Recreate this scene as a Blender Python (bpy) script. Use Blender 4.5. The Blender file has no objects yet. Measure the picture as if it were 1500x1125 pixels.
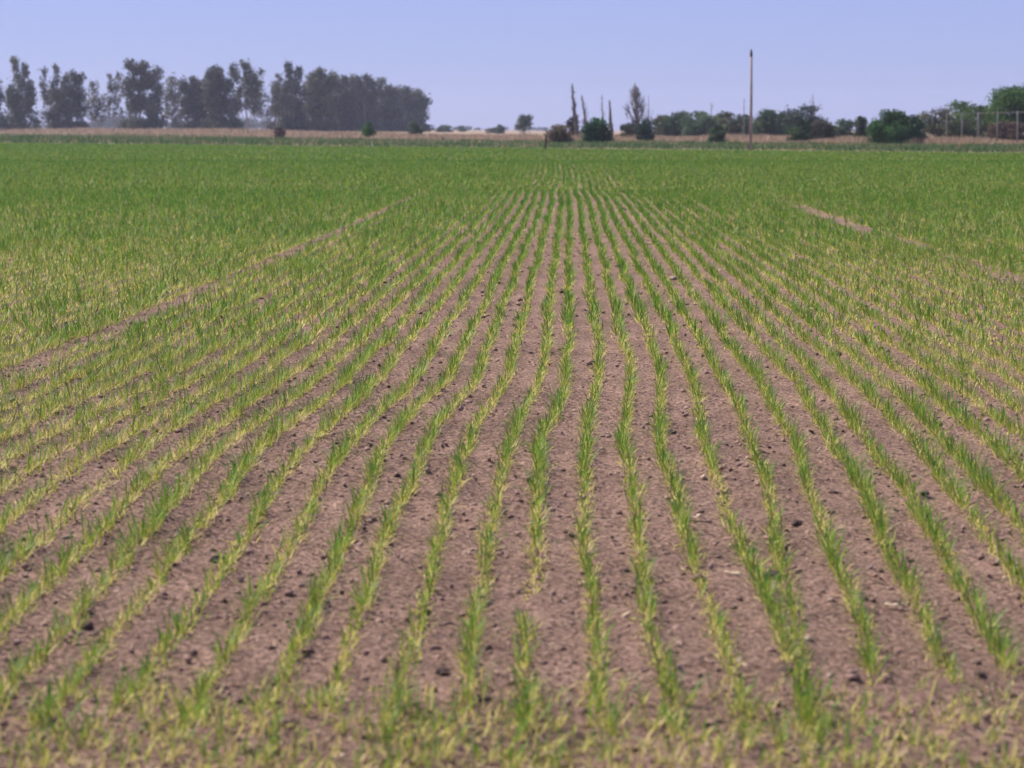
import bpy, math, random
import numpy as np
from mathutils import Vector, Matrix

random.seed(7)
RNG = np.random.default_rng(11)
scene = bpy.context.scene
COL = scene.collection

# ------------------------------------------------------------------ camera
W0, H0 = 1500.0, 1125.0          # pixel frame used for measuring
FPX = 3000.0                     # focal length in those pixels (72 mm on 36 mm)
CAM_H = 1.6
HORIZON = 190.0
ROW_VP = 835.0                   # rows run along +Y and vanish here
PITCH = math.atan((H0 / 2 - HORIZON) / FPX)
YAW = math.atan((ROW_VP - W0 / 2) / FPX)
cam_d = bpy.data.cameras.new('camera')
cam = bpy.data.objects.new('camera', cam_d)
COL.objects.link(cam)
cam.location = (0, 0, CAM_H)
cam.rotation_euler = (math.pi / 2 - PITCH, 0, YAW)
cam_d.sensor_width = 36
cam_d.lens = 36 * FPX / W0
cam_d.clip_start = 0.1
cam_d.clip_end = 20000
cam_d.dof.use_dof = True
cam_d.dof.focus_distance = 15.0
cam_d.dof.aperture_fstop = 3.7
scene.camera = cam

# ------------------------------------------------------------------ light
SUN = Vector((-0.80, 0.36, 1.05)).normalized()      # towards the sun
EL = math.asin(SUN.z)
world = bpy.data.worlds.new('World')
scene.world = world
world.use_nodes = True
nt = world.node_tree
bg = nt.nodes['Background']
sky = nt.nodes.new('ShaderNodeTexSky')
sky.sky_type = 'NISHITA'
sky.sun_disc = False
sky.sun_elevation = EL
sky.sun_rotation = math.atan2(SUN.x, SUN.y)
sky.altitude = 100
sky.air_density = 1.0
sky.dust_density = 0.0
sky.ozone_density = 5.0
tint = nt.nodes.new('ShaderNodeMix')
tint.data_type = 'RGBA'
tint.blend_type = 'MULTIPLY'
tint.inputs[0].default_value = 1.0
tint.inputs[7].default_value = (0.72, 0.68, 0.95, 1)
nt.links.new(sky.outputs[0], tint.inputs[6])
even = nt.nodes.new('ShaderNodeMix')         # constant lavender mixed in to even the sky out
even.data_type = 'RGBA'
even.inputs[0].default_value = 0.62
even.inputs[7].default_value = (3.15, 3.70, 7.3, 1)
nt.links.new(tint.outputs[2], even.inputs[6])
nt.links.new(even.outputs[2], bg.inputs[0])
bg.inputs[1].default_value = 0.094

sl = bpy.data.lights.new('sun', 'SUN')
sl.energy = 5.0
sl.angle = math.radians(0.53)
sl.color = (1.0, 0.95, 0.87)
so = bpy.data.objects.new('sun', sl)
COL.objects.link(so)
so.rotation_euler = SUN.to_track_quat('Z', 'Y').to_euler()

vs = scene.view_settings
vs.view_transform = 'Standard'
vs.look = 'None'
vs.exposure = 0.36
vs.gamma = 1.0
vs.use_curve_mapping = False
scene.cycles.volume_bounces = 0
scene.cycles.max_bounces = 3
scene.cycles.use_adaptive_sampling = True
scene.cycles.adaptive_threshold = 0.03
scene.cycles.transparent_max_bounces = 4
scene.cycles.use_denoising = True

# ------------------------------------------------------------------ helpers
def ray(px, py):
    d = Vector(((px - W0 / 2) / FPX, -(py - H0 / 2) / FPX, -1.0))
    return cam.rotation_euler.to_matrix() @ d

def at(px, py, D):
    """point on the line of sight of a pixel at world distance Y = D"""
    d = ray(px, py)
    return Vector((0, 0, CAM_H)) + d * (D / d.y)

def ground_hit(px, py):
    d = ray(px, py)
    p = Vector((0, 0, CAM_H)) + d * (-CAM_H / d.z)
    return p

def sm(e0, e1, v):
    t = np.clip((np.asarray(v, float) - e0) / (e1 - e0), 0, 1)
    return t * t * (3 - 2 * t)

def hash2(ix, iy, seed):
    n = (ix.astype(np.int64) * 374761393 + iy.astype(np.int64) * 668265263 + seed * 1442695041) & 0xFFFFFFFF
    n = ((n ^ (n >> 13)) * 1274126177) & 0xFFFFFFFF
    n = ((n ^ (n >> 16)) * 2246822519) & 0xFFFFFFFF
    return ((n ^ (n >> 15)) & 0xFFFFFF) / float(0xFFFFFF)

def vnoise(x, y, seed=0):
    x = np.asarray(x, float); y = np.asarray(y, float)
    ix = np.floor(x); iy = np.floor(y)
    fx = x - ix; fy = y - iy
    fx = fx * fx * (3 - 2 * fx); fy = fy * fy * (3 - 2 * fy)
    a = hash2(ix, iy, seed); b = hash2(ix + 1, iy, seed)
    c = hash2(ix, iy + 1, seed); d = hash2(ix + 1, iy + 1, seed)
    return (a * (1 - fx) + b * fx) * (1 - fy) + (c * (1 - fx) + d * fx) * fy

# the field's far edge and the back of the green verge, as ground lines
def gline(p0, p1):
    a, b = ground_hit(*p0), ground_hit(*p1)
    return (a.x, a.y, (b.y - a.y) / (b.x - a.x))
L1 = gline((0, 208), (1500, 222))
L2 = gline((0, 199), (1500, 211.5))
def behind(L, x, y):
    """signed distance behind a line (positive = farther than it)"""
    return (y - (L[1] + L[2] * (x - L[0]))) / math.sqrt(1 + L[2] ** 2)

def gz(x, y):
    """height of the land"""
    x = np.asarray(x, float); y = np.asarray(y, float)
    z = 0.035 * np.exp(-((y - 47) / 7.0) ** 2) - 0.02 * np.exp(-((y - 58) / 6.0) ** 2)
    z = z + 0.08 * sm(66, 92, y) - 0.22 * sm(88, 118, y)
    z = z + 0.05 * (vnoise(x / 9.0, y / 14.0, 3) - .5) * sm(20, 40, y)
    s2 = behind(L2, x, y)
    left = sm(-10, -110, x)
    z = z + sm(0, 30, s2) * (0.25 + 1.0 * left)
    # clods and tilth close to the camera
    near = 1 - sm(16, 30, y)
    f = (vnoise(x / .34, y / .34, 5) - .5) * .018 + (vnoise(x / .09, y / .09, 6) - .5) * .020 + (vnoise(x / .045, y / .045, 8) - .5) * .014
    c = vnoise(x / .055, y / .055, 7)
    f = f + np.clip(c - .62, 0, 1) * .050
    return z + f * near

def new_mat(name):
    m = bpy.data.materials.new(name)
    m.use_nodes = True
    return m, m.node_tree.nodes, m.node_tree.links

def leaf_mat(name, transl=0.35, rough=0.55, gain=(1, 1, 1)):
    """foliage: the leaf's own colour from an attribute, part of the light passes through"""
    m, n, l = new_mat(name)
    b = n['Principled BSDF']
    a = n.new('ShaderNodeAttribute'); a.attribute_name = 'tone'
    b.inputs['Roughness'].default_value = rough
    b.inputs['Specular IOR Level'].default_value = 0.2
    l.new(a.outputs['Color'], b.inputs['Base Color'])
    t = n.new('ShaderNodeBsdfTranslucent')
    l.new(a.outputs['Color'], t.inputs['Color'])
    mx = n.new('ShaderNodeMixShader'); mx.inputs[0].default_value = transl
    l.new(b.outputs[0], mx.inputs[1]); l.new(t.outputs[0], mx.inputs[2])
    l.new(mx.outputs[0], n['Material Output'].inputs['Surface'])
    return m

def noise_mat(name, c0, c1, scale, rough=0.9, bump=0.3, detail=6, stretch=(1, 1, 1)):
    m, n, l = new_mat(name)
    b = n['Principled BSDF']; b.inputs['Roughness'].default_value = rough
    b.inputs['Specular IOR Level'].default_value = 0.2
    tc = n.new('ShaderNodeTexCoord'); mp = n.new('ShaderNodeMapping')
    mp.inputs['Scale'].default_value = stretch
    l.new(tc.outputs['Object'], mp.inputs[0])
    t = n.new('ShaderNodeTexNoise'); t.inputs['Scale'].default_value = scale; t.inputs['Detail'].default_value = detail
    l.new(mp.outputs[0], t.inputs['Vector'])
    r = n.new('ShaderNodeValToRGB'); r.color_ramp.elements[0].position = .3; r.color_ramp.elements[1].position = .7
    r.color_ramp.elements[0].color = (*c0, 1); r.color_ramp.elements[1].color = (*c1, 1)
    l.new(t.outputs[0], r.inputs[0]); l.new(r.outputs[0], b.inputs['Base Color'])
    bp = n.new('ShaderNodeBump'); bp.inputs['Strength'].default_value = bump; bp.inputs['Distance'].default_value = .02
    l.new(t.outputs[0], bp.inputs['Height']); l.new(bp.outputs[0], b.inputs['Normal'])
    return m

def np_mesh(name, V, T, tone=None, mat=None, smooth=False):
    V = np.asarray(V, np.float32); T = np.asarray(T, np.int32)
    me = bpy.data.meshes.new(name)
    me.vertices.add(len(V)); me.vertices.foreach_set('co', V.ravel())
    k = T.shape[1]
    me.loops.add(T.size); me.loops.foreach_set('vertex_index', T.ravel())
    me.polygons.add(len(T)); me.polygons.foreach_set('loop_start', np.arange(0, T.size, k, dtype=np.int32))
    me.update(calc_edges=True)
    if tone is not None:
        c = np.ones((len(V), 4), np.float32); c[:, :3] = tone
        at_ = me.attributes.new('tone', 'FLOAT_COLOR', 'POINT')
        at_.data.foreach_set('color', c.ravel())
    if mat: me.materials.append(mat)
    if smooth: me.polygons.foreach_set('use_smooth', np.ones(len(T), bool))
    return me

def obj(name, me, parent=None, loc=None):
    o = bpy.data.objects.new(name, me)
    COL.objects.link(o)
    if parent: o.parent = parent
    if loc is not None: o.location = loc
    return o

def empty(name, loc, label, cat, group=None):
    o = bpy.data.objects.new(name, None)
    COL.objects.link(o); o.location = loc; o.empty_display_size = .2
    tag(o, label, cat, group)
    return o

def tag(o, label=None, cat=None, group=None, kind=None):
    if label: o['label'] = label
    if cat: o['category'] = cat
    if group: o['group'] = group
    if kind: o['kind'] = kind
    return o

def blades(base, az, lean, droop, length, width, cb, ct, nseg, twist=None):
    """grass blades: curved tapering strips. returns verts, tris, tone"""
    N = len(base)
    hx, hy = np.cos(az), np.sin(az)
    tw = az + math.pi / 2 if twist is None else az + math.pi / 2 + twist
    sx, sy = np.cos(tw), np.sin(tw)
    p = base.astype(np.float64).copy()
    nv = 2 * nseg + 1
    V = np.empty((N, nv, 3)); C = np.empty((N, nv, 3))
    prof = {1: [1], 2: [.85, .95], 3: [.7, 1, .72]}[nseg]
    for i in range(nseg):
        w = width * prof[i] * .5
        t = i / nseg
        off = np.stack([sx * w, sy * w, np.zeros(N)], 1)
        V[:, 2 * i] = p - off; V[:, 2 * i + 1] = p + off
        f = min(1, max(0, t - .12) * 1.55)
        C[:, 2 * i] = C[:, 2 * i + 1] = cb * (1 - f) + ct * f
        th = lean + droop * (t + .5 / nseg)
        st = length / nseg
        p = p + np.stack([np.sin(th) * hx * st, np.sin(th) * hy * st, np.cos(th) * st], 1)
    V[:, -1] = p; C[:, -1] = ct
    T = []
    for i in range(nseg - 1):
        T += [[2 * i, 2 * i + 1, 2 * i + 3], [2 * i, 2 * i + 3, 2 * i + 2]]
    T.append([2 * nseg - 2, 2 * nseg - 1, 2 * nseg])
    T = np.array(T)[None] + (np.arange(N) * nv)[:, None, None]
    return V.reshape(-1, 3), T.reshape(-1, 3), C.reshape(-1, 3)

def join(parts):
    V, T, C, o = [], [], [], 0
    for v, t, c in parts:
        V.append(v); T.append(t + o); C.append(c); o += len(v)
    return np.concatenate(V), np.concatenate(T), np.concatenate(C)

def tube(pts, rad, sides=6):
    """tapered tube along points"""
    pts = [Vector(p) for p in pts]
    V, T = [], []
    for i, p in enumerate(pts):
        d = (pts[min(i + 1, len(pts) - 1)] - pts[max(i - 1, 0)]).normalized()
        a = d.cross(Vector((0.3, 1, 0.1))).normalized(); b = d.cross(a)
        for k in range(sides):
            t = 2 * math.pi * k / sides
            V.append(p + (a * math.cos(t) + b * math.sin(t)) * rad[i])
    for i in range(len(pts) - 1):
        for k in range(sides):
            a0 = i * sides + k; a1 = i * sides + (k + 1) % sides
            T += [[a0, a1, a1 + sides], [a0, a1 + sides, a0 + sides]]
    n = len(V); V.append(pts[-1]); V.append(pts[0])
    for k in range(sides):
        T.append([(len(pts) - 1) * sides + k, (len(pts) - 1) * sides + (k + 1) % sides, n])
        T.append([(k + 1) % sides, k, n + 1])
    return np.array([tuple(v) for v in V]), np.array(T)

def tubes(lst):
    V, T, o = [], [], 0
    for pts, rad, *s in lst:
        v, t = tube(pts, rad, *(s or [6])); V.append(v); T.append(t + o); o += len(v)
    return np.concatenate(V), np.concatenate(T)

# ------------------------------------------------------------------ ground
def axis(a, b, step, lo, hi, grow):
    v = list(np.arange(a, b, step)); s = step
    while v[-1] < hi: s *= grow; v.append(v[-1] + s)
    s = step
    w = [v[0]]
    while w[-1] > lo: s *= grow; w.append(w[-1] - s)
    return np.array(w[:0:-1] + v)
gx = axis(-2.5, 2.5, .038, -1500, 1500, 1.10)
gy = axis(4.7, 12.5, .044, -200, 2800, 1.045)
X, Y = np.meshgrid(gx, gy)
Z = gz(X, Y)
nx, ny = len(gx), len(gy)
idx = np.arange(nx * ny).reshape(ny, nx)
Q = np.stack([idx[:-1, :-1], idx[:-1, 1:], idx[1:, 1:], idx[1:, :-1]], -1).reshape(-1, 4)

m, n, l = new_mat('field_soil')
b = n['Principled BSDF']; b.inputs['Roughness'].default_value = .95; b.inputs['Specular IOR Level'].default_value = .12
geo = n.new('ShaderNodeNewGeometry')
def tex(scale, detail, stretch=None):
    t = n.new('ShaderNodeTexNoise'); t.inputs['Scale'].default_value = scale; t.inputs['Detail'].default_value = detail
    l.new(geo.outputs['Position'], t.inputs['Vector']); return t
def ramp(src, p0, c0, p1, c1):
    r = n.new('ShaderNodeValToRGB')
    r.color_ramp.elements[0].position = p0; r.color_ramp.elements[0].color = (*c0, 1)
    r.color_ramp.elements[1].position = p1; r.color_ramp.elements[1].color = (*c1, 1)
    l.new(src, r.inputs[0]); return r
def mixc(fac, a, bb, mode='MIX'):
    x = n.new('ShaderNodeMix'); x.data_type = 'RGBA'; x.blend_type = mode
    if isinstance(fac, float): x.inputs[0].default_value = fac
    else: l.new(fac, x.inputs[0])
    for s, v in ((6, a), (7, bb)):
        if isinstance(v, tuple): x.inputs[s].default_value = (*v, 1)
        else: l.new(v, x.inputs[s])
    return x.outputs[2]
t1, t2, t3 = tex(48, 8), tex(1.6, 4), tex(110, 3)
t1.inputs['Roughness'].default_value = .72
soil = ramp(t1.outputs[0], .36, (.055, .028, .018), .64, (.500, .318, .232)).outputs[0]
soil = mixc(.8, soil, ramp(t2.outputs[0], .35, (.70, .68, .66), .65, (1.15, 1.13, 1.10)).outputs[0], 'MULTIPLY')
fl = ramp(t3.outputs[0], .64, (0, 0, 0), .72, (1, 1, 1)).outputs[0]
soil = mixc(fl, soil, (.46, .36, .27))
tg = tex(.35, 6)
dry = ramp(tg.outputs[0], .35, (.26, .18, .11), .65, (.40, .29, .19)).outputs[0]
dp = n.new('ShaderNodeVectorMath'); dp.operation = 'DOT_PRODUCT'
s = 1 / math.sqrt(1 + L1[2] ** 2)
dp.inputs[1].default_value = (-L1[2] * s, s, 0)
l.new(geo.outputs['Position'], dp.inputs[0])
c1 = (L1[1] - L1[2] * L1[0]) * s
mr = n.new('ShaderNodeMapRange'); mr.inputs[1].default_value = c1 - .5; mr.inputs[2].default_value = c1 + 1.5
l.new(dp.outputs['Value'], mr.inputs[0])
l.new(mixc(mr.outputs[0], soil, dry), b.inputs['Base Color'])
bp = n.new('ShaderNodeBump'); bp.inputs['Strength'].default_value = 1.0; bp.inputs['Distance'].default_value = .02
l.new(t1.outputs[0], bp.inputs['Height']); l.new(bp.outputs[0], b.inputs['Normal'])
SOIL = m
g = obj('ground', np_mesh('ground', np.stack([X, Y, Z], -1).reshape(-1, 3), Q, None, SOIL, True))
tag(g, 'bare mauve-brown tilled soil showing between the crop rows', 'ground', kind='structure')

# ------------------------------------------------------------------ the crop
LEAF = leaf_mat('wheat_leaf', .38, .5)
GREEN_T = np.array((.030, .225, .012)); GREEN_B = np.array((.42, .43, .070))
DARK_T = np.array((.011, .095, .018)); YEL_T = np.array((.62, .54, .115)); YEL_B = np.array((.70, .58, .23))
TAN = np.array((.47, .35, .16))

def rowx(k, y):
    """where row k runs at distance y: drill passes wander a little"""
    k = np.asarray(k, float)
    x = .2 * k + (hash2(k, k * 0 + 5, 9) - .5) * .03
    x = x - .125 * (1 - sm(10.0, 13.6, y))
    f = np.interp(y, [4.5, 6, 8.2, 10.4, 13.5], [-.22, -.165, -.03, .066, 0.0])
    x = x + np.where(k >= 5, f, 0)
    x = x * np.where(k < 0, 1 - .07 * (1 - sm(5.5, 10, y)), 1)
    x = x + (vnoise(y / 1.3, k * 7.3, 21) - .5) * .045 + (vnoise(y / .32, k * 3.1, 22) - .5) * .022
    x = x + np.where((y > 45) & (y < 60), -.07 * np.sin((y - 45) / 15 * math.pi), 0)
    x = x - .7 * ((np.maximum(y - 72, 0)) / 40) ** 1.6
    return x

def in_view(x, y, margin):
    return np.abs(x + .0283 * y) < .252 * y + margin

def crop_points(d0, d1, step, margin):
    """stations along the rows: x, y, vigour, yellowing"""
    w = .29 * d1 + margin + 2
    ks = np.arange(int(-w / .2), int(w / .2) + 1)
    ys = np.arange(d0, d1, step)
    if len(ks) * len(ys) > 9e6: raise RuntimeError('too many stations')
    K, YY = np.meshgrid(ks, ys)
    K = K.ravel().astype(float); YY = YY.ravel() + RNG.uniform(-.5, .5, K.size) * step
    keep = in_view(.2 * K, YY, margin + .3)
    K, YY = K[keep], YY[keep]
    XX = rowx(K, YY)
    keep = in_view(XX, YY, margin) & (behind(L1, XX, YY) < -.2)
    # where each row begins at the near headland
    start = 5.12 + .35 * hash2(K, K * 0, 31) + np.where(K >= 5, .55, 0)
    keep &= YY > start
    keep &= ~((K == 5) & (YY < 7.2) & (RNG.random(len(YY)) < .55))
    # bare strips: two wheel tracks
    r = RNG.random(len(YY))
    tr1 = (np.abs(XX + 3.62) < .12) & (YY > 10) & (YY < 52)
    tr2 = (np.abs(XX - 4.75 - .20 * (vnoise(YY / 6, YY * 0, 4) - .5)) < .17) & (YY > 16) & (YY < 52)
    keep &= ~(tr1 & (r < .58 + .6 * vnoise(YY / 3, YY * 0, 14))) & ~(tr2 & (r < .9 * (.62 + .7 * vnoise(YY / 5, YY * 0, 15))))
    # ragged stands and thin places
    den = vnoise(YY / .42, K * 5.7, 41) * .6 + vnoise(YY / 1.7, K * 2.3, 42) * .4
    big = vnoise(XX / 7 + 3, YY / 10, 43)
    thr = (.10 + .14 * big) * (.4 + .6 * sm(9, 20, YY))
    keep &= ~((den < thr) & (RNG.random(len(YY)) < .8))
    K, XX, YY, den, big = K[keep], XX[keep], YY[keep], den[keep], big[keep]
    vig = .58 + .76 * den
    band = vnoise(XX / 26 + 9, YY / 9, 47)
    yel = np.clip(.02 + .95 * (1 - den) + .42 * vnoise(XX / 1.7, YY / 2.6, 44) - .10 + .30 * (band - .5), .02, .9)
    return K, XX, YY, vig, yel

def crop(d0, d1, step, nb, nseg, wmul, margin, lmul=1.0, spread=.021):
    K, XX, YY, vig, yel = crop_points(d0, d1, step, margin)
    side = sm(1.0, 2.6, np.abs(XX)) * (1 - .5 * sm(3, 9, XX))
    vig = vig * (1 + (.08 + .14 * (XX < 0)) * side)
    n_ = len(K)
    rep = lambda a: np.repeat(a, nb)
    x = rep(XX) + RNG.normal(0, 1, n_ * nb) * rep(spread * (1 + .5 * side)); y = rep(YY) + RNG.uniform(-.6, .6, n_ * nb) * step
    vig, yel = rep(vig), rep(yel) * np.interp(rep(YY), [5, 8, 13, 25, 45, 70, 110], [1.0, .95, .80, .64, .48, .18, .05])
    N = len(x)
    r = RNG.random(N)
    isyel = r < yel * 1.05
    istan = r < yel * .17
    isdark = (~isyel) & (RNG.random(N) < .46)
    az = RNG.uniform(0, 2 * math.pi, N)
    az = np.where(RNG.random(N) < .3, RNG.choice([-math.pi / 2, math.pi / 2], N) + RNG.normal(0, .5, N), az)
    lean = np.where(isyel, RNG.uniform(.35, 1.05, N), RNG.uniform(.08, .55, N))
    lean = np.where(istan, RNG.uniform(1.0, 1.45, N), lean)
    droop = np.where(istan, .1, RNG.uniform(.1, 1.3, N) + (RNG.random(N) < .2) * RNG.uniform(.3, 1.1, N))
    L = vig * lmul * np.interp(y, [5, 10, 14], [.80, .94, 1.0]) * np.where(isyel, RNG.uniform(.050, .100, N), RNG.uniform(.078, .155, N))
    w = wmul * RNG.uniform(.0028, .0066, N)
    z = gz(x, y) - .004
    var = RNG.uniform(.8, 1.22, N)[:, None]
    ct = np.where(isyel[:, None], YEL_T, np.where(isdark[:, None], DARK_T, GREEN_T)) * var
    cb = np.where(isyel[:, None], YEL_B, GREEN_B) * var
    ct = np.where(istan[:, None], TAN * var, ct); cb = np.where(istan[:, None], TAN * var, cb)
    half = (~isyel) & (RNG.random(N) < .18)           # green leaves with a dried tip
    ct = np.where(half[:, None], (GREEN_T + YEL_T) * .5 * var, ct)
    if nseg < 3: cb = cb + (ct - cb) * (.55 if nseg == 1 else .25)
    return blades(np.stack([x, y, z], 1), az, lean, droop, L, w, cb, ct, nseg, RNG.uniform(-.6, .6, N))

parts = [crop(5.2, 15, .022, 5, 3, 1.0, 1.3, 1.0, .0135),
         crop(15, 30, .040, 5, 2, 1.7, 1.2, 1.03, .019),
         crop(30, 52, .062, 5, 1, 3.4, 1.5, 1.08, .025),
         crop(52, 110, .145, 4, 1, 5.4, 2.0, 1.10, .042),
         crop(110, 290, .62, 4, 1, 12.5, 3.0, 1.1, .04)]
# small volunteer plants and dying leaves filling the headland between the larger plants
N = 6500
y = 4.6 + 1.3 * RNG.random(N) ** 1.2; x = (RNG.random(N) * 2 - 1) * (.26 * y + .9) - .0283 * y
k_ = RNG.random(N) < (.2 + 1.0 * vnoise(x / .2, y / .25, 61)) * (1 - sm(5.35, 5.9, y))
x, y = x[k_], y[k_]; N = len(x)
q = RNG.random(N); yl = q < .6
ct = np.where(yl[:, None], YEL_T, np.where((q < .85)[:, None], GREEN_T, TAN)) * RNG.uniform(.75, 1.15, (N, 1))
parts.append(blades(np.stack([x, y, gz(x, y) - .003], 1), RNG.uniform(0, 6.28, N), RNG.uniform(.2, 1.2, N), RNG.uniform(.1, .9, N),
             RNG.uniform(.04, .085, N), RNG.uniform(.004, .0065, N), np.where(yl[:, None], YEL_B, GREEN_B), ct, 3))
V, T, C = join(parts)
o = obj('wheat_crop', np_mesh('wheat_crop', V, T, C, LEAF))
tag(o, 'young green and yellowing wheat growing in long drilled rows', 'crop', kind='stuff')
print('crop tris', [len(p[1]) for p in parts])

# nearest plants, one by one: the scattered out-of-focus headland stand
leaf_meshes = []
for i in range(16):
    isy = i % 5 in (1, 3) or i % 3 == 2
    r = random.random
    ln = (.05 + .04 * r()) if isy else (.075 + .06 * r())
    cb = (YEL_B if isy else GREEN_B) * (.85 + .35 * r()); ct = (YEL_T if isy else (DARK_T if i % 5 == 4 else GREEN_T)) * (.85 + .35 * r())
    v, t, c = blades(np.zeros((1, 3)), np.zeros(1), np.array([.15 + (.6 if isy else .3) * r()]), np.array([.3 + .9 * r()]),
                     np.array([ln]), np.array([.0050]), cb[None], ct[None], 3)
    leaf_meshes.append(np_mesh('leaf', v, t, c, LEAF))
made = 0
tries = 0
spots = []
while made < 300 and tries < 9000:
    tries += 1
    y = 4.93 + .92 * random.random() ** 1.15
    x = (random.random() * 2 - 1) * (.255 * y + .05) - .0283 * y
    q = float(vnoise(x / .16, y / .22, 61))
    edge = float(sm(5.5, 5.85, y))
    if random.random() > (.25 + .95 * q) * (1 - edge): continue
    if any((x - a) ** 2 + (y - b_) ** 2 < .022 ** 2 for a, b_ in spots): continue
    spots.append((x, y)); made += 1
    p = empty('wheat_plant', (x, y, float(gz(x, y)) - .003),
              'small yellow-green wheat plant scattered along the out-of-focus near edge of the field', 'plant',
              'wheat plants scattered along the near edge')
    p.rotation_euler.z = random.random() * 6.28
    sc = .66 + .42 * random.random()
    p.scale = (sc, sc, sc)
    for j in range(random.choice((5, 6, 7))):
        lf = obj('leaf', random.choice(leaf_meshes), p, (random.gauss(0, .006), random.gauss(0, .006), 0))
        lf.rotation_euler.z = j * 2.4 + random.random()
print('plants', made)

# ------------------------------------------------------------------ clods and straw
CLOD = noise_mat('clod_earth', (.050, .033, .028), (.13, .088, .072), 30, .95, .6)
PALE_CLOD = noise_mat('pale_clod_earth', (.26, .18, .145), (.40, .29, .235), 40, .95, .5)
STRAW = noise_mat('straw_scrap', (.50, .36, .22), (.62, .48, .31), 60, .8, .3, 4, (1, 6, 1))

def ico():
    t = (1 + 5 ** .5) / 2
    v = np.array([(-1, t, 0), (1, t, 0), (-1, -t, 0), (1, -t, 0), (0, -1, t), (0, 1, t), (0, -1, -t), (0, 1, -t),
                  (t, 0, -1), (t, 0, 1), (-t, 0, -1), (-t, 0, 1)], float)
    v /= np.linalg.norm(v[0])
    f = np.array([(0, 11, 5), (0, 5, 1), (0, 1, 7), (0, 7, 10), (0, 10, 11), (1, 5, 9), (5, 11, 4), (11, 10, 2), (10, 7, 6),
                  (7, 1, 8), (3, 9, 4), (3, 4, 2), (3, 2, 6), (3, 6, 8), (3, 8, 9), (4, 9, 5), (2, 4, 11), (6, 2, 10), (8, 6, 7), (9, 8, 1)])
    return v, f
IV, IF = ico()
def subdiv(V, F):
    V = list(map(tuple, V)); cache = {}; out = []
    def mid(a, b):
        k = (min(a, b), max(a, b))
        if k not in cache:
            p = (np.array(V[a]) + np.array(V[b])) / 2; p /= np.linalg.norm(p)
            V.append(tuple(p)); cache[k] = len(V) - 1
        return cache[k]
    for a, b, c in F:
        ab, bc, ca = mid(a, b), mid(b, c), mid(c, a)
        out += [(a, ab, ca), (b, bc, ab), (c, ca, bc), (ab, bc, ca)]
    return np.array(V), np.array(out)
IV2, IF2 = subdiv(*subdiv(IV, IF))
def clod_mesh(name, rx, ry, rz, mat, seed):
    v = IV2.copy()
    q = vnoise(v[:, 0] * 1.7 + seed, v[:, 1] * 1.7 + v[:, 2] * 1.3, seed) - .5
    q2 = vnoise(v[:, 0] * 4 + v[:, 2] * 3, v[:, 1] * 4 + seed, seed + 1) - .5
    v = v * (1 + .7 * q + .4 * q2)[:, None] * np.array((rx, ry, rz))
    return np_mesh(name, v, IF2, None, mat)

# crumbs of earth and chaff too many to count
N = 32000
y = 4.8 + 27 * RNG.random(N) ** 1.5; x = (RNG.random(N) * 2 - 1) * (.26 * y + .6) - .0283 * y
s = (.0028 + .011 * RNG.random(N) ** 6 + .012 * (RNG.random(N) < .012) * RNG.random(N)) * (1 + .03 * (y - 5))
P = np.stack([x, y, gz(x, y) + s * .3], 1)
OV = np.array([(1, 0, 0), (-1, 0, 0), (0, 1, 0), (0, -1, 0), (0, 0, 1), (0, 0, -1)], float)
OF = np.array([(0, 2, 4), (2, 1, 4), (1, 3, 4), (3, 0, 4), (2, 0, 5), (1, 2, 5), (3, 1, 5), (0, 3, 5)])
ang = RNG.uniform(0, 6.28, N); ca, sa = np.cos(ang), np.sin(ang)
B = OV[None] * (1 + RNG.normal(0, .3, (N, 6, 1))) * (s[:, None, None] * np.array((1.4, 1, .8))) + RNG.normal(0, .22, (N, 6, 3)) * s[:, None, None]
V = np.stack([B[..., 0] * ca[:, None] - B[..., 1] * sa[:, None], B[..., 0] * sa[:, None] + B[..., 1] * ca[:, None], B[..., 2]], -1) + P[:, None]
T = OF[None] + (np.arange(N) * 6)[:, None, None]
q = RNG.random(N)[:, None]
tone = np.where(q < .10, (.090, .056, .042), np.where(q < .93, (.27, .170, .130), (.42, .30, .225))) * RNG.uniform(.7, 1.3, (N, 1))
EARTH = leaf_mat('crumb_earth', 0.0, .95)
o = obj('soil_crumbs', np_mesh('soil_crumbs', V.reshape(-1, 3), T.reshape(-1, 3), np.repeat(tone, 6, 0), EARTH))
tag(o, 'countless small brown crumbs of earth strewn between the rows', 'soil', kind='stuff')

N = 13000
y = 4.8 + 24 * RNG.random(N) ** 1.5; x = (RNG.random(N) * 2 - 1) * (.26 * y + .6) - .0283 * y
L = RNG.uniform(.012, .05, N) * (1 + (RNG.random(N) < .06)); w = RNG.uniform(.0016, .0045, N)
tone = np.array((.52, .38, .24)) * RNG.uniform(.6, 1.2, N)[:, None]
v, t, c = blades(np.stack([x, y, gz(x, y) + .006], 1), RNG.uniform(0, 6.28, N), RNG.uniform(1.25, 1.62, N), RNG.uniform(-.1, .3, N), L, w, tone, tone, 2)
CHAFF = leaf_mat('chaff', .1, .7)
o = obj('straw_litter', np_mesh('straw_litter', v, t, c, CHAFF))
tag(o, 'fine pale straw litter scattered over the bare soil', 'straw', kind='stuff')

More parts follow.
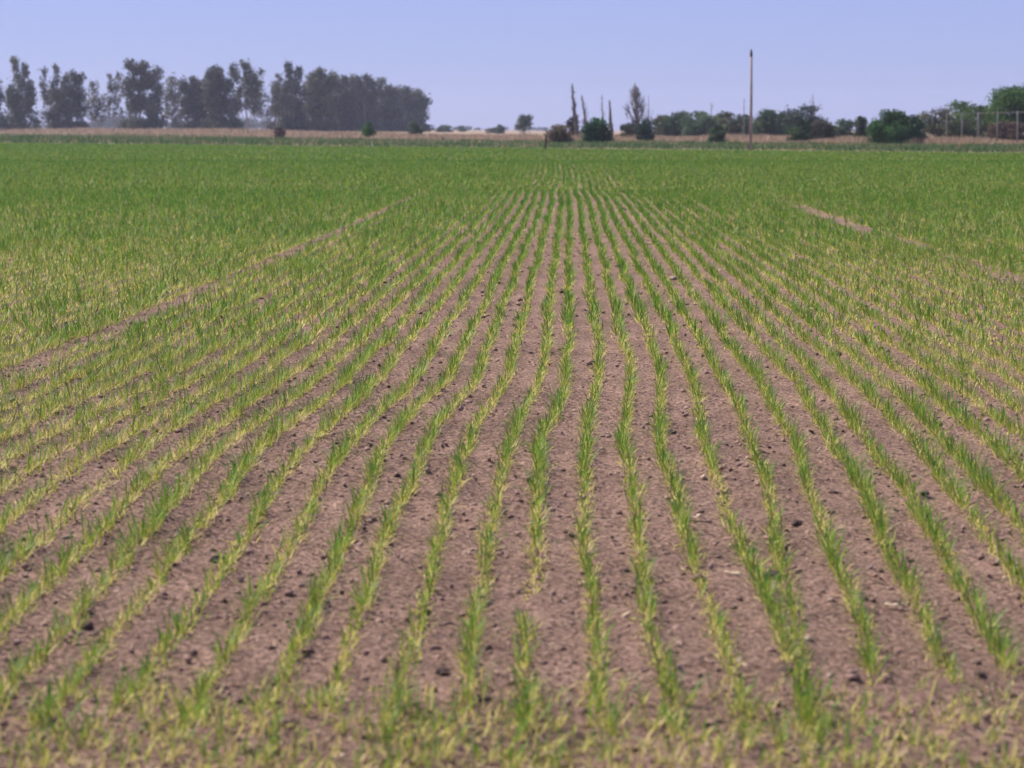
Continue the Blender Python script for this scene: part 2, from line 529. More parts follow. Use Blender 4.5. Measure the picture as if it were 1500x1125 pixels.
# clods that stand out, each at the place its foot touches the soil (pixel x, y, width in pixels)
clods = [
 (757, 468, 15, 'dark', 'dark soil clod alone between two centre rows, farther up the field'),
 (729, 416, 9, 'dark', 'small dark soil clod in the bare gap left of the centre rows'),
 (560, 415, 12, 'dark', 'dark soil clod beside the bare strips left of centre'),
 (911, 309, 12, 'dark', 'dark clod far up the field near the row convergence'),
 (936, 353, 9, 'dark', 'small dark clod in the far rows right of centre'),
 (1007, 446, 8, 'dark', 'small dark clod between rows right of centre, mid field'),
 (987, 410, 15, 'pale', 'pale flat clod lying between rows in mid field'),
 (1223, 522, 17, 'dark', 'dark clod with pale crust among the right-hand rows'),
 (992, 513, 9, 'dark', 'small dark clod just right of the centre rows'),
 (1130, 849, 28, 'dark', 'large blackish clod beside a pale straw scrap, right foreground'),
 (1167, 768, 17, 'dark', 'dark flat clod between right-hand rows above the blackish clod'),
 (1152, 990, 19, 'dark', 'dark clod at the near end of the two merging rows'),
 (1436, 996, 15, 'dark', 'small dark clod at the lower right corner of the bare soil'),
 (648, 995, 21, 'dark', 'flat dark clod left of the near centre row'),
 (705, 1028, 24, 'dark', 'long dark clod on the headland left of centre'),
 (315, 957, 14, 'dark', 'small dark clod in a bare gap at lower left'),
 (640, 830, 12, 'dark', 'small dark clod between the left centre rows'),
 (1220, 724, 12, 'dark', 'small dark clod between the right-hand rows, nearer than the crusted clod'),
 (985, 635, 13, 'dark', 'dark clod touching a centre-right row in mid field'),
 (915, 838, 15, 'dark', 'dark flat clod between the two rows right of centre foreground'),
 (1355, 733, 14, 'dark', 'dark clod near the right edge between slanting rows'),
 (8, 638, 20, 'dark', 'dark clod at the left edge of the photo'),
 (320, 824, 20, 'dark', 'low dark clod between slanting rows at lower left'),
]
for i, (px, py, wpx, kind, lab) in enumerate(clods):
    p = ground_hit(px, py)
    w = wpx * p.y / FPX * .55
    me = clod_mesh('clod', w, w * .8, w * .50, CLOD if kind == 'dark' else PALE_CLOD, 70 + i)
    o = obj('soil_clod', me, None, (p.x, p.y, float(gz(p.x, p.y)) + w * .18))
    o.rotation_euler.z = random.random() * 6
    tag(o, lab, 'clod', 'soil clods that stand out')

straws = [
 (1022, 765, 26, 'pale straw scrap in the bare strip right of centre, mid foreground'),
 (1078, 847, 34, 'pale straw scrap lying left of the large blackish clod'),
 (1076, 888, 19, 'short pale straw scrap just nearer than the blackish clod'),
 (925, 1000, 40, 'broad pale straw scrap between the near rows right of centre'),
 (910, 900, 26, 'dull straw scrap between the centre foreground rows'),
 (197, 1027, 15, 'small pale straw scrap on the headland at lower left'),
 (264, 708, 16, 'bright straw scrap beside a slanting row at left'),
 (1310, 893, 28, 'thin pale straw scrap between rows at lower right'),
]
for i, (px, py, wpx, lab) in enumerate(straws):
    p = ground_hit(px, py); w = wpx * p.y / FPX
    nn = 9
    t = np.linspace(-.5, .5, nn)
    hw = w * .16 * (1 - (2 * t) ** 4) * (1 + .35 * np.sin(t * 9 + i)) + .0015
    zc = .012 * np.cos(t * 3 + i) + .004 * np.sin(t * 11)
    top = [(t[k] * w, s_ * hw[k] + .08 * w * math.sin(t[k] * 5 + i), zc[k] - abs(s_) * .003 * (1 + math.sin(k + i))) for k in range(nn) for s_ in (-1, 0, 1)]
    bot = [(a, b_, c - .003) for a, b_, c in top]
    V = np.array(top + bot); F = []
    o3 = nn * 3
    for k in range(nn - 1):
        for s_ in range(2):
            a = k * 3 + s_
            F += [(a, a + 3, a + 4, a + 1), (o3 + a, o3 + a + 1, o3 + a + 4, o3 + a + 3)]
        for s_ in (0, 2):
            a = k * 3 + s_
            F.append((a, o3 + a, o3 + a + 3, a + 3) if s_ == 0 else (a, a + 3, o3 + a + 3, o3 + a))
    o = obj('straw_scrap', np_mesh('straw_scrap', V, np.array(F), None, STRAW), None, (p.x, p.y, float(gz(p.x, p.y)) + .010))
    o.rotation_euler.z = random.gauss(0, .35)
    tag(o, lab, 'straw', 'straw scraps that stand out')

# ------------------------------------------------------------------ verge and dry grass behind the field
GRASS = leaf_mat('verge_grass', .3, .6)
def lineY(Lp0, Lp1, px): return Lp0[1] + (Lp1[1] - Lp0[1]) * (px - Lp0[0]) / (Lp1[0] - Lp0[0])
def strip_points(N, pxa, pxb, ya, yb, power=1.0):
    """points on the ground between two lines, denser where the camera sees them larger"""
    px = RNG.uniform(pxa, pxb, N); t = RNG.random(N) ** power
    R = cam.rotation_euler.to_matrix()
    py = ya(px) * (1 - t) + yb(px) * t
    d = np.stack([(px - W0 / 2) / FPX, -(py - H0 / 2) / FPX, -np.ones(N)], 1) @ np.array(R).T
    k = -CAM_H / d[:, 2]
    return d[:, 0] * k, d[:, 1] * k, px
y1 = lambda px: lineY((0, 208), (1500, 222), px)
y2 = lambda px: lineY((0, 199), (1500, 211.5), px)
N = 60000
x, y, px = strip_points(N, -200, 1700, lambda p: y1(p) - .2, y2)
nz = vnoise(x / 6, y / 6, 81); nz2 = vnoise(x / 2, y / 2, 82)
tanm = (RNG.random(N) < .10 + .55 * sm(.62, .8, nz)) | ((behind(L1, x, y) < 2.0) & (RNG.random(N) < .45 * sm(.4, .6, nz2)))
ct = np.where(tanm[:, None], (.34, .27, .14), np.array((.040, .115, .030))) * RNG.uniform(.7, 1.25, N)[:, None]
h = (.22 + .38 * nz2) * RNG.uniform(.7, 1.2, N) * sm(0, 9, behind(L1, x, y) + 2.5) * (1 + 1.5 * sm(-10, -90, x))
v, t, c = blades(np.stack([x, y, gz(x, y) - .01], 1), RNG.uniform(0, 6.28, N), RNG.uniform(.05, .5, N), RNG.uniform(.1, .8, N), h, .00028 * y, ct, ct, 1)
o = obj('verge_grass', np_mesh('verge_grass', v, t, c, GRASS))
tag(o, 'strip of darker green weedy grass along the far edge of the field', 'grass', kind='stuff')

N = 70000
x, y, px = strip_points(N, -200, 1700, y2, lambda p: y2(p) - 4.2, 1.0)
nz = vnoise(x / 9, y / 20, 84); nz2 = vnoise(x / 3, y / 6, 85)
tone = np.array((.40, .285, .19)) * RNG.uniform(.65, 1.25, N)[:, None]
grn = RNG.random(N) < .06 + .25 * sm(.6, .8, nz2)
tone = np.where(grn[:, None], np.array((.12, .14, .06)) * RNG.uniform(.7, 1.2, N)[:, None], tone)
h = (.10 + .85 * nz + .42 * nz2) * RNG.uniform(.6, 1.15, N) * (1 + .35 * sm(-30, -110, x))
v, t, c = blades(np.stack([x, y, gz(x, y) - .02], 1), RNG.uniform(0, 6.28, N), RNG.uniform(.02, .3, N), RNG.uniform(.1, .7, N), h, .00040 * y, tone, tone * 1.08, 1)
o = obj('dry_grass', np_mesh('dry_grass', v, t, c, GRASS))
tag(o, 'band of tall pinkish tan dry grass behind the green verge', 'grass', kind='stuff')

# ------------------------------------------------------------------ trees
FOL = leaf_mat('tree_leaf', .30, .6)
BARK_PALE = noise_mat('pale_bark', (.30, .25, .22), (.46, .41, .37), 3, .9, .3, 5, (1, 1, .25))
BARK_DARK = noise_mat('dark_bark', (.075, .060, .052), (.16, .13, .11), 4, .9, .3, 5, (1, 1, .25))
BARK_GREY = noise_mat('grey_bark', (.16, .135, .13), (.27, .235, .22), 4, .9, .3, 5, (1, 1, .25))

def leaves(clumps, size, tone, dens, rng, tvar=.28):
    """leaf-sized faces spread through the clumps (centre, radii)"""
    Vs, Cs = [], []
    for (c, r) in clumps:
        a = math.pi * r[0] * r[2]
        n_ = max(14, int(dens * a / (size * size * .105)))
        d = rng.normal(size=(n_, 3)); d /= np.linalg.norm(d, axis=1)[:, None]
        rad = rng.random(n_) ** .5 * (1 + .13 * rng.normal(size=n_) + (rng.random(n_) < .09) * rng.uniform(.1, .45, n_)) * (.70 + .55 * vnoise(d[:, 0] * 2.2 + c[0], d[:, 2] * 2.2 + d[:, 1] * 1.7 + c[2], 17))
        p = np.array(c) + d * rad[:, None] * np.array(r)
        u = rng.normal(size=(n_, 3)); u /= np.linalg.norm(u, axis=1)[:, None]
        w = np.cross(u, rng.normal(size=(n_, 3))); w /= np.linalg.norm(w, axis=1)[:, None] + 1e-6
        s1 = size * rng.uniform(.45, 1.1, n_)[:, None]; s2 = s1 * rng.uniform(.4, .8, n_)[:, None]
        q = np.stack([p - u * s1 * .5, p + w * s2 * .5, p + u * s1 * .5, p - w * s2 * .5], 1)
        Vs.append(q)
        ctone = np.array(tone) * (1 + tvar * rng.normal()) * rng.uniform(.75, 1.25, n_)[:, None]
        Cs.append(np.repeat(np.clip(ctone, .005, 1), 4, 0))
    V = np.concatenate(Vs).reshape(-1, 3); C = np.concatenate(Cs)
    n_ = len(V) // 4
    Q = np.arange(n_ * 4).reshape(n_, 4)
    return V, Q, C

def limb(a, b, r0, r1, rng, n_=5, wob=.06):
    a, b = np.array(a, float), np.array(b, float)
    Ld = np.linalg.norm(b - a); pts, rad = [], []
    for i in range(n_):
        t = i / (n_ - 1)
        p = a + (b - a) * t + (rng.normal(size=3) * wob * Ld * math.sin(math.pi * t) if 0 < i < n_ - 1 else 0)
        pts.append(tuple(p)); rad.append(r0 + (r1 - r0) * t)
    return pts, rad, 6

def tree(name, label, px0, px1, ytop, D, style='dense', tone=(.05, .06, .035), seed=0, group=None, cat='tree', bark=None,
         tops=None, dens=1.6, low=.2, leaf=None, nclump=None, stems=1):
    """tops: extra crown tips as (pixel x, pixel y)"""
    rng = np.random.default_rng(1000 + seed)
    D = float(D)
    pxc = (px0 + px1) / 2
    base = at(pxc, HORIZON, D)
    zb = float(gz(base.x, base.y))
    Ht = at(pxc, ytop, D).z - zb
    Wd = (px1 - px0) / FPX * D
    root = empty(name, (base.x, base.y, zb), label, cat, group)
    size = leaf or max(.10, .0014 * D)
    cl = []
    if style in ('bush', 'round'):
        n_ = nclump or 9
        z0, zr = (.0, 1.0) if style == 'bush' else (low, 1 - low)
        for i in range(n_):
            t = (i + .5) / n_
            a = rng.uniform(0, 6.28); zz = z0 + zr * (.18 + .62 * rng.random())
            env = math.sqrt(max(.05, 1 - ((zz - z0 - zr * .42) / (zr * .6)) ** 2))
            rr = Wd * .5 * env * rng.uniform(.45, .85)
            cl.append(((rr * math.cos(a), rr * math.sin(a), zz * Ht), (Wd * rng.uniform(.20, .30), Wd * rng.uniform(.20, .30), Ht * zr * rng.uniform(.16, .25))))
        cl.append(((0, 0, Ht * (z0 + zr * .45)), (Wd * .36, Wd * .36, Ht * zr * .40)))
        cl.append(((Wd * rng.uniform(-.12, .12), 0, Ht * .86), (Wd * .30, Wd * .25, Ht * .15)))
        if style == 'bush':
            for s_ in (-1, 0, 1): cl.append(((s_ * Wd * .32, 0, Ht * .18), (Wd * .24, Wd * .22, Ht * .2)))
    else:
        n_ = nclump or 15
        tl = [((px - pxc) / FPX * D, at(px, py, D).z - zb) for px, py in (tops or [(pxc + rng.uniform(-.1, .1) * (px1 - px0), ytop)])]
        for tx, tz in tl:
            k = 4 if len(tl) > 1 else 5
            rw = Wd * (.23 if len(tl) > 1 else .32)
            for j in range(k):
                f = j / k
                w_ = rw * (.78 + .5 * f)
                zz = tz - (tz * (1 - low)) * (f ** 1.7 * .85) - w_ * .75
                cl.append(((tx * (1 - .3 * f) + rng.normal(0, Wd * .05), rng.normal(0, Wd * .12), zz),
                           (w_ * rng.uniform(.7, 1.1), w_ * rng.uniform(.8, 1.1), w_ * 1.0 if j == 0 else max(w_ * 1.1, tz * (1 - low) / k * .55))))
        lv = max(3, n_ // 4)
        if low < .13:                                    # skirts reaching down to the ground
            for sx_ in (-1, -.3, .35, 1):
                cl.append(((sx_ * Wd * .42, rng.normal(0, Wd * .14), Ht * rng.uniform(.04, .11)), (Wd * rng.uniform(.2, .3), Wd * .2, Ht * rng.uniform(.09, .15))))
        for i in range(lv):                              # layered leaf masses filling the crown
            t = (i + .4 * rng.random()) / lv
            zz = Ht * (low + (.92 - low) * t * .82)
            wide = (.80 + .35 * math.sin(math.pi * (.15 + .7 * t))) * (1 if t < .6 else 1 - .9 * (t - .6))
            for sx_ in (-1, 0, 1):
                if rng.random() < .18: continue
                r_ = Wd * rng.uniform(.17, .25)
                cl.append(((sx_ * Wd * .31 * wide * rng.uniform(.75, 1.1), rng.normal(0, Wd * .16), zz + rng.normal(0, Ht * .03)),
                           (r_, r_, max(r_ * .8, Ht * (.92 - low) / lv * .62))))
    V, Q, C = leaves(cl, size, tone, dens, rng)
    V[:, 2] = np.maximum(V[:, 2], .02)
    obj('crown', np_mesh('crown', V, Q, C, FOL), root)
    lst = []
    r0 = max(.05, Ht * (.013 if style not in ('bush', 'round') else .018)) * (1.3 if stems == 1 else 1.0)
    top = max(cl, key=lambda q: q[0][2])[0]
    for s_ in range(stems):
        sx = 0 if stems == 1 else (s_ - (stems - 1) / 2) * Wd * .26
        tgt = (top[0] * .6 + sx * 1.3, top[1] * .6, top[2] * (.94 if s_ == 0 else rng.uniform(.7, .9)))
        p, r, q = limb((sx * .8, 0, -.2), tgt, r0, r0 * .25, rng, 7, .025)
        lst.append((p, r, 8))
        for c_ in cl[::2]:
            f = min(.9, max(.12, c_[0][2] / Ht * .72)); i = int(f * 6)
            if rng.random() < 1.2 / stems: lst.append(limb(p[i], c_[0], r[i] * .5, r0 * .10, rng, 4, .06))
    V, T = tubes(lst)
    obj('trunk', np_mesh('trunk', V, T, None, bark or BARK_GREY, True), root)
    return root

def bare_tree(name, label, px, pxtop, ytop, D, r0, nbr, spread, seed, bark, up=.8, cat='tree', group=None, body=None):
    rng = np.random.default_rng(seed)
    b = at(px, HORIZON, D); zb = float(gz(b.x, b.y)); tp = at(pxtop, ytop, D)
    Ht = tp.z - zb
    root = empty(name, (b.x, b.y, zb), label, cat, group)
    p, r, q = limb((0, 0, -.2), (tp.x - b.x, 0, Ht), r0, r0 * .22, rng, 9, .012)
    V, T = tube(p, r, 8)
    obj('trunk', np_mesh('trunk', V, T, None, bark, True), root)
    lst = []
    for i in range(nbr):
        f = rng.uniform(.12, .97); k = min(7, int(f * 8)); t = f * 8 - k
        a0 = np.array(p[k]) * (1 - t) + np.array(p[k + 1]) * t
        az = rng.uniform(0, 6.28); Ln = spread * (1.15 - f * .8) * rng.uniform(.5, 1.2)
        a1 = a0 + np.array((math.cos(az) * Ln * (1 - up * .5), math.sin(az) * Ln * (1 - up * .5), Ln * up * 1.3))
        a1[2] = min(a1[2], Ht * (1 - .09 * math.hypot(a1[0] - a0[0], a1[1] - a0[1])) - .3 * rng.random())
        rb = max(.03, r0 * .35 * (1 - .6 * f))
        lb = limb(a0, a1, rb, rb * .35, rng, 4, .05)
        lst.append(lb)
        for j in range(2):
            m_ = np.array(lb[0][1 + j])
            e = m_ + (rng.normal(size=3) * np.array((.22, .22, .1)) + np.array((0, 0, .35))) * Ln
            e[2] = min(e[2], Ht * (1 - .09 * math.hypot(e[0], e[1])) - .5 * rng.random())
            lst.append(limb(m_, e, rb * .6, rb * .25, rng, 3, .05))
    if lst:
        V, T = tubes(lst)
        obj('branches', np_mesh('branches', V, T, None, bark, True), root)
    if body:
        V, Q, C = leaves([((dx * 1., 0, Ht * fz), (rx, rx, rz)) for dx, fz, rx, rz in body], .00075 * D, (.085, .075, .075), .40, rng)
        obj('crown', np_mesh('crown', V, Q, C, FOL), root)
    return root

EU = (.088, .088, .064); EUO = (.115, .118, .065); EUG = (.135, .128, .100)
GW = 'eucalyptus windbreak at left'
E = 'eucalyptus_tree'
tree(E, 'dark eucalyptus cut off by the left edge of the photo', -34, 12, 104, 680, tone=EU, seed=1, group=GW, low=.12)
tree(E, 'tall eucalyptus with a rounded tuft on top, second from the left edge', 8, 53, 82, 690, tone=EUO, seed=2, group=GW, low=.08, tops=[(26, 82), (40, 92), (47, 118), (18, 124)], nclump=12)
tree(E, 'slender tall eucalyptus leaning against the dark one, right of the sky gap', 60, 94, 93, 700, tone=EUG, seed=3, group=GW, low=.2, tops=[(85, 93), (68, 98)], dens=1.1)
tree(E, 'dense dark eucalyptus right of the first sky gap', 74, 124, 103, 680, tone=EU, seed=4, group=GW, low=.06, tops=[(108, 103), (118, 107), (95, 108)], nclump=20, dens=2)
tree(E, 'thin pale see-through eucalyptus between two darker ones', 124, 160, 118, 700, tone=EUG, seed=5, group=GW, low=.25, dens=.6, bark=BARK_PALE, stems=3, nclump=10)
tree(E, 'sparse grey eucalyptus with pale trunk left of the three-tipped one', 154, 185, 105, 690, tone=EUG, seed=6, group=GW, low=.25, dens=.8, bark=BARK_PALE, stems=2, tops=[(162, 106), (176, 105)], nclump=10)
tree(E, 'dark eucalyptus with three upright tips', 180, 237, 87, 670, tone=EU, seed=7, group=GW, low=.06, tops=[(196, 87), (211, 89), (229, 98)], nclump=20, dens=1.9)
tree(E, 'sparse grey eucalyptus right of the three-tipped one', 236, 274, 110, 700, tone=EUG, seed=8, group=GW, low=.18, dens=.8, bark=BARK_PALE, stems=3, nclump=12)
tree(E, 'dark sloping-topped eucalyptus at the left of the big clump', 264, 315, 110, 680, tone=EU, seed=9, group=GW, low=.08, tops=[(305, 102), (285, 112), (272, 116)], nclump=18, dens=2)
tree(E, 'broad dark eucalyptus in the middle of the windbreak', 298, 352, 93, 670, tone=EU, seed=10, group=GW, low=.10, tops=[(322, 95), (340, 93), (308, 101)], nclump=18, dens=1.8)
tree(E, 'eucalyptus with a rounded top and long pale trunk', 342, 382, 87, 690, tone=EUO, seed=11, group=GW, low=.35, tops=[(357, 87), (366, 91), (380, 100)], nclump=9, dens=1.3, bark=BARK_PALE)
tree(E, 'low sparse eucalyptus in the gap before the dense grove', 366, 400, 116, 720, tone=EUG, seed=12, group=GW, low=.25, dens=.55, bark=BARK_PALE, stems=3, nclump=9)
tree(E, 'narrow eucalyptus with pale stems at the start of the dense grove', 396, 419, 107, 700, tone=EUG, seed=13, group=GW, low=.3, dens=.9, bark=BARK_PALE, stems=2, nclump=9)
tree(E, 'two-tipped tall eucalyptus at the left of the dense grove', 411, 449, 90, 690, tone=EU, seed=14, group=GW, low=.04, tops=[(425, 90), (440, 97)], nclump=18, dens=2)
tree(E, 'olive-topped eucalyptus in the dense grove', 438, 492, 99, 720, tone=EUO, seed=15, group=GW, low=.04, tops=[(473, 98), (455, 106), (484, 106)], nclump=22, dens=2.1)
tree(E, 'flat-topped dark eucalyptus in the middle of the dense grove', 480, 524, 108, 760, tone=EU, seed=16, group=GW, low=.04, tops=[(490, 109), (503, 110), (516, 110)], nclump=20, dens=2.1)
tree(E, 'dark eucalyptus right of the middle of the dense grove', 514, 556, 110, 800, tone=EU, seed=17, group=GW, low=.04, tops=[(536, 109), (524, 112), (549, 115)], nclump=20, dens=2.1)
tree(E, 'shorter eucalyptus where the grove steps down', 546, 590, 121, 840, tone=EU, seed=18, group=GW, low=.04, tops=[(557, 114), (570, 124), (582, 128)], nclump=20, dens=2.1)
tree(E, 'rounded eucalyptus at the right end of the dense grove', 576, 627, 126, 860, tone=EU, seed=19, group=GW, low=.03, tops=[(598, 126), (610, 131), (588, 129), (618, 142)], nclump=22, dens=2.1)

for i, (a, b2, yt, D, lab) in enumerate([
 (276, 322, 119, 730, 'shaded eucalyptus filling in behind the sloping-topped one'),
 (396, 440, 118, 740, 'shaded eucalyptus behind the start of the dense grove'),
 (452, 502, 111, 770, 'shaded eucalyptus deep in the dense grove, behind the olive-topped one'),
 (500, 548, 115, 820, 'shaded eucalyptus deep in the dense grove, behind the flat-topped one'),
 (544, 604, 129, 890, 'shaded eucalyptus behind the step-down at the right of the grove')]):
    tree(E, lab, a, b2, yt, D, tone=EU, seed=120 + i, group=GW, low=.03, nclump=20, dens=1.8,
         tops=[(a + (b2 - a) * f, yt + 3 * abs(f - .5)) for f in (.18, .5, .82)])
GR = (.055, .130, .030); DG = (.030, .062, .022); BL = (.080, .125, .060); OL = (.105, .112, .048); BR = (.150, .120, .070)
B_ = 'bush'
tree('sapling', 'small bright green sapling before the dense grove', 529, 549, 178, 300, 'round', GR, 30, cat='tree', low=.25)
tree('shrub', 'small green shrub under the right end of the grove', 599, 618, 178, 420, 'bush', (.05, .085, .03), 31, cat=B_)
tree('shrub', 'tiny dark brown shrub in the dry grass at left', 401, 416, 185, 380, 'bush', (.09, .05, .035), 32, cat=B_)
tree('shrub', 'low hazy shrub just right of the grove', 638, 664, 183, 900, 'bush', BL, 33, cat=B_)
tree('shrub', 'tiny hazy shrub alone on the open horizon', 672, 683, 184, 1000, 'bush', BL, 34, cat=B_)
tree('shrub', 'low pale shrub left of the small dark one on the horizon', 712, 730, 187, 800, 'bush', OL, 35, cat=B_)
tree('shrub', 'small dark shrub left of the lone round tree', 726, 739, 182, 700, 'bush', (.035, .07, .03), 36, cat=B_)
tree('round_tree', 'lone round grey-green tree on the open horizon', 752, 781, 168, 600, 'round', (.075, .092, .05), 37, low=.08)
tree('shrub', 'olive brown shrub mound left of the dead trunks', 802, 838, 182, 262, 'bush', BR, 38, cat=B_)
tree('shrub', 'dark grey shrub at the foot of the leaning dead trunk', 830, 849, 170, 335, 'bush', (.045, .045, .045), 39, cat=B_, dens=1.0)
tree('shrub', 'dense dark green shrub between the dead trunks', 854, 897, 172, 270, 'bush', (.020, .075, .018), 40, cat=B_, dens=2.4)
tree('shrub', 'dull green shrub behind the bare poplar', 906, 938, 180, 340, 'bush', (.07, .08, .045), 41, cat=B_)
tree('shrub', 'dark teal shrub right of the bare poplar', 932, 958, 174, 300, 'bush', (.026, .062, .036), 42, cat=B_)
bare_tree('dead_tree', 'tallest leaning dead trunk, leftmost of the bare ones', 846, 838, 122, 330, .40, 60, 1.1, 51, BARK_DARK, .97)
bare_tree('dead_tree', 'short leaning dead trunk right of the tallest one', 860, 852, 139, 340, .30, 40, 1.2, 52, BARK_GREY, .95)
bare_tree('dead_tree', 'thin pale dead trunk above the dense dark green shrub', 883, 882, 138, 350, .20, 16, 1.2, 53, BARK_GREY, .95)
bare_tree('dead_tree', 'straight dark dead trunk at the right of the dark green shrub', 896, 893, 146, 320, .40, 36, .7, 54, BARK_DARK, .97)
bare_tree('poplar_tree', 'bare grey poplar with upright branches', 932, 930, 121, 340, .34, 70, 3.2, 55, BARK_GREY, .95,
          body=[(-1.5, .50, .6, 1.7), (.5, .55, .9, 2.8), (0, .80, .6, 1.5), (1.2, .35, .7, 1.8), (0, .3, .8, 2.0)])
bare_tree('dead_tree', 'spindly bare sapling right of the grey poplar', 951, 950, 139, 350, .13, 14, 1.6, 56, BARK_GREY)
bare_tree('dead_tree', 'spindly bare trunk rising from the hedge left of the utility pole', 1042, 1042, 149, 380, .15, 8, 1.6, 57, BARK_GREY)
bare_tree('dead_tree', 'spindly bare trunk just left of the utility pole', 1090, 1090, 144, 380, .15, 8, 1.6, 58, BARK_GREY)
bare_tree('dead_tree', 'leafless twiggy tree poking above the hedge right of the pole', 1190, 1191, 137, 370, .15, 22, 3.2, 59, BARK_GREY, .6)

GH = 'hedge trees behind the dry grass'
H_ = 'hedge_tree'
for i, (a, b2, yt, D, tn, lab) in enumerate([
 (955, 985, 168, 400, OL, 'low olive hedge tree right of the bare poplar'),
 (972, 1012, 163, 390, BL, 'bluish green hedge tree between poplar and pole'),
 (1004, 1046, 162, 380, BL, 'bluish green hedge tree left of the spindly trunk'),
 (1046, 1082, 163, 400, OL, 'olive hedge tree between the two spindly trunks'),
 (1076, 1110, 166, 400, BL, 'dark hedge tree directly behind the utility pole'),
 (1104, 1144, 159, 360, BL, 'dark blue-green hedge tree right of the utility pole'),
 (1136, 1162, 163, 370, BL, 'small dark hedge tree in the dip right of the pole'),
 (1156, 1202, 153, 350, (.045, .062, .045), 'tallest dark hedge tree right of the pole'),
 (1196, 1226, 178, 380, OL, 'low olive hedge tree right of the tallest hedge tree'),
 (1222, 1246, 174, 370, BL, 'little dark hedge tree in the middle right'),
 ]):
    tree(H_, lab, a - 5, b2 + 5, yt, D, 'bush', tn, 70 + i, group=GH, dens=1.7)
tree('shrub', 'small green shrub in the dry grass left of the pole', 1039, 1064, 183, 270, 'bush', (.045, .085, .028), 85, cat=B_)
tree('shrub', 'green shrub below the tallest hedge tree', 1154, 1190, 176, 270, 'bush', (.045, .085, .03), 86, cat=B_)
tree('shrub', 'brownish shrub below and right of the tallest hedge tree', 1180, 1222, 177, 280, 'bush', (.07, .06, .04), 87, cat=B_)
tree('shrub', 'narrow green shrub left of the big dark bush', 1250, 1272, 169, 280, 'bush', (.055, .085, .035), 88, cat=B_)
tree('large_bush', 'big dark green rounded bush at right', 1274, 1330, 160, 245, 'bush', (.045, .110, .028), 89, cat=B_, dens=2.3, nclump=14)
tree('large_bush', 'lower dark bush joined to the right of the big dark bush', 1316, 1358, 168, 250, 'bush', (.040, .098, .030), 90, cat=B_, dens=2.2)
tree('broadleaf_tree', 'brownish olive tree left of the concrete posts', 1346, 1402, 157, 290, 'round', (.110, .110, .055), 91, low=.05)
tree('broadleaf_tree', 'green round-topped tree behind the concrete posts', 1370, 1444, 147, 300, 'round', (.090, .150, .040), 92, low=.04, nclump=13)
tree('broadleaf_tree', 'brownish low tree between the two green trees at right', 1414, 1474, 153, 300, 'round', (.115, .105, .055), 93, low=.03)
tree('broadleaf_tree', 'tall bright green tree cut by the right edge', 1446, 1546, 125, 270, 'round', (.085, .165, .038), 94, low=.08, nclump=18)
tree('shrub', 'dull green shrub under the posts at right', 1380, 1450, 173, 275, 'bush', (.085, .105, .05), 95, cat=B_)
tree('shrub', 'dull brown shrub at the foot of the bright green tree', 1446, 1506, 178, 262, 'bush', (.11, .07, .05), 96, cat=B_)

# far-off wood reading as one bluish mass
rng = np.random.default_rng(5)
cl = []
for i in range(150):
    px = rng.uniform(-260, 660); D = rng.uniform(1700, 2300)
    yt = 168 + 14 * float(vnoise(px / 60, 0, 91)) + 5 * rng.random()
    if px > 610: yt += 8
    p = at(px, yt, D); r = (p.z - float(gz(p.x, p.y))) * .5
    cl.append(((p.x, p.y, p.z - r), (r * 1.5, r * 1.5, r)))
for i in range(120):
    px = rng.uniform(620, 1760); D = rng.uniform(1900, 2400)
    p = at(px, 187 - 3.5 * rng.random() * float(vnoise(px / 30, 3, 92)), D); r = max(1.2, (p.z) * .5)
    cl.append(((p.x, p.y, p.z - r), (r * 2.2, r * 2, r)))
V, Q, C = leaves(cl, 2.4, (.04, .05, .04), 1.3, rng)
o = obj('distant_wood', np_mesh('distant_wood', V, Q, C, FOL))
tag(o, 'far-off hazy woodland along the horizon behind the eucalyptus', 'woodland', kind='stuff')

# ------------------------------------------------------------------ poles and posts
CONC = noise_mat('weathered_concrete', (.27, .225, .20), (.40, .345, .31), 2.5, .9, .2, 6, (1, 1, .4))
WOODP = noise_mat('old_wood', (.06, .045, .03), (.13, .10, .07), 8, .9, .4, 6, (1, 1, .2))
PAINT = noise_mat('pale_grey_post', (.17, .175, .16), (.27, .27, .25), 3, .8, .15)
b = ground_hit(1099.5, 218.5)
D = b.y; zt = at(1098.5, 77, D).z; zb = float(gz(b.x, b.y))
u = empty('utility_pole', (b.x, b.y, zb), 'tall pale utility pole standing at the far edge of the field', 'pole')
hh = zt - zb
V, T = tube([(0, 0, -.3), (-.01, 0, hh * .5), (-.06, 0, hh)], [.135, .120, .095], 14)
obj('shaft', np_mesh('shaft', V, T, None, CONC, True), u)
V, T = tubes([([(-.06, 0, hh - .35), (-.06, 0, hh + .02)], [.112, .112], 12), ([(-.06, 0, hh), (-.06, 0, hh + .10), (-.06, 0, hh + .22), (-.06, 0, hh + .26)], [.05, .08, .08, .03], 10)])
obj('insulator_cap', np_mesh('insulator_cap', V, T, None, WOODP, True), u)

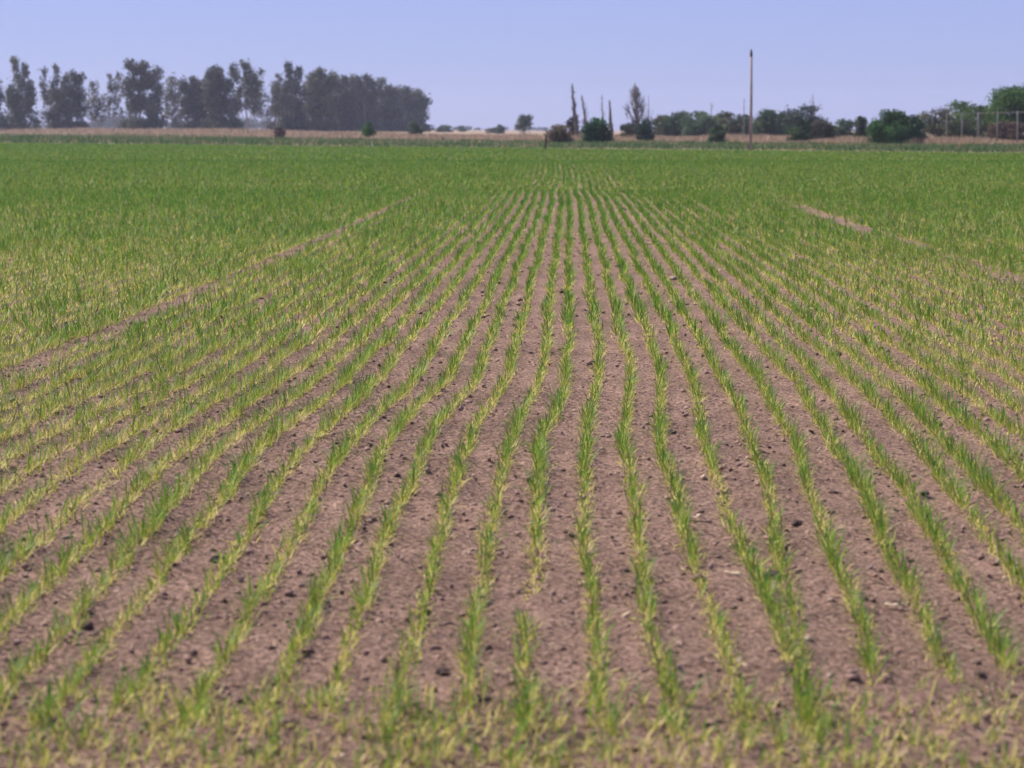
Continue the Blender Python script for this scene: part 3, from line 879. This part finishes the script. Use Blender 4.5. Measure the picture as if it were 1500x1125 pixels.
def post(name, label, px, yb, yt, r, mat, cat, lean=0):
    b = ground_hit(px, yb); zb = float(gz(b.x, b.y)); h = at(px, yt, b.y).z - zb
    V, T = tube([(0, 0, -.2), (lean * .5, 0, h * .5), (lean, 0, h * .97), (lean, 0, h)], [r * 1.1, r, r * .95, r * .6], 9)
    e = obj(name, np_mesh(name, V, T, None, mat, True), None, (b.x, b.y, zb))
    tag(e, label, cat)
    return e
post('fence_post', 'short dark wooden post at the field edge beside the olive brown shrub', 799, 216.5, 195.5, .10, WOODP, 'post', .05)
post('marker_stake', 'thin pale stake at the far field edge before the eucalyptus grove', 440, 213, 196, .06, PAINT, 'post')

f0 = at(1387, HORIZON, 262); f1 = at(1492, HORIZON, 232)
fr = empty('post_frame', (f0.x, f0.y, float(gz(f0.x, f0.y))), 'row of pale grey posts joined by a top rail before the trees at right', 'fence')
tops = []
for i, px in enumerate((1387, 1409.5, 1433.5, 1461.5, 1491, 1524)):
    D = 262 - (px - 1387) / 105 * 30
    q = at(px, 165.5 - (px - 1387) / 105 * 3, D); zb = float(gz(q.x, q.y))
    r = .10 if i != 2 else .14
    v = Vector((q.x, q.y, q.z)) - fr.location
    z0 = zb - fr.location.z - .2
    V, T = tube([(v.x, v.y, z0), (v.x, v.y, v.z - .05), (v.x, v.y, v.z)], [r, r * .92, r * .8], 10)
    obj('post', np_mesh('post', V, T, None, PAINT, True), fr)
    tops.append(tuple(v - Vector((0, 0, .14))))
for a, b2 in zip(tops[:-1], tops[1:]):
    V, T = tube([a, b2], [.022, .022], 8)
    obj('rail', np_mesh('rail', V, T, None, BARK_GREY, True), fr)

# ------------------------------------------------------------------ air
hm, n, l = new_mat('haze_air')
n.remove(n['Principled BSDF'])
pv = n.new('ShaderNodeVolumePrincipled')
pv.inputs['Color'].default_value = (.80, .84, 1.0, 1)
pv.inputs['Density'].default_value = .00016
pv.inputs['Anisotropy'].default_value = .2
l.new(pv.outputs[0], n['Material Output'].inputs['Volume'])
x0, x1, y0, y1_, z0, z1 = -1900, 1900, -400, 3300, -2.5, 60
V = np.array([(x, y, z) for x in (x0, x1) for y in (y0, y1_) for z in (z0, z1)], float)
F = np.array([(0, 1, 3, 2), (4, 6, 7, 5), (0, 4, 5, 1), (2, 3, 7, 6), (0, 2, 6, 4), (1, 5, 7, 3)])
o = obj('haze', np_mesh('haze', V, F, None, hm))
tag(o, 'thin lavender haze in the air over the whole plain', 'haze', kind='stuff')
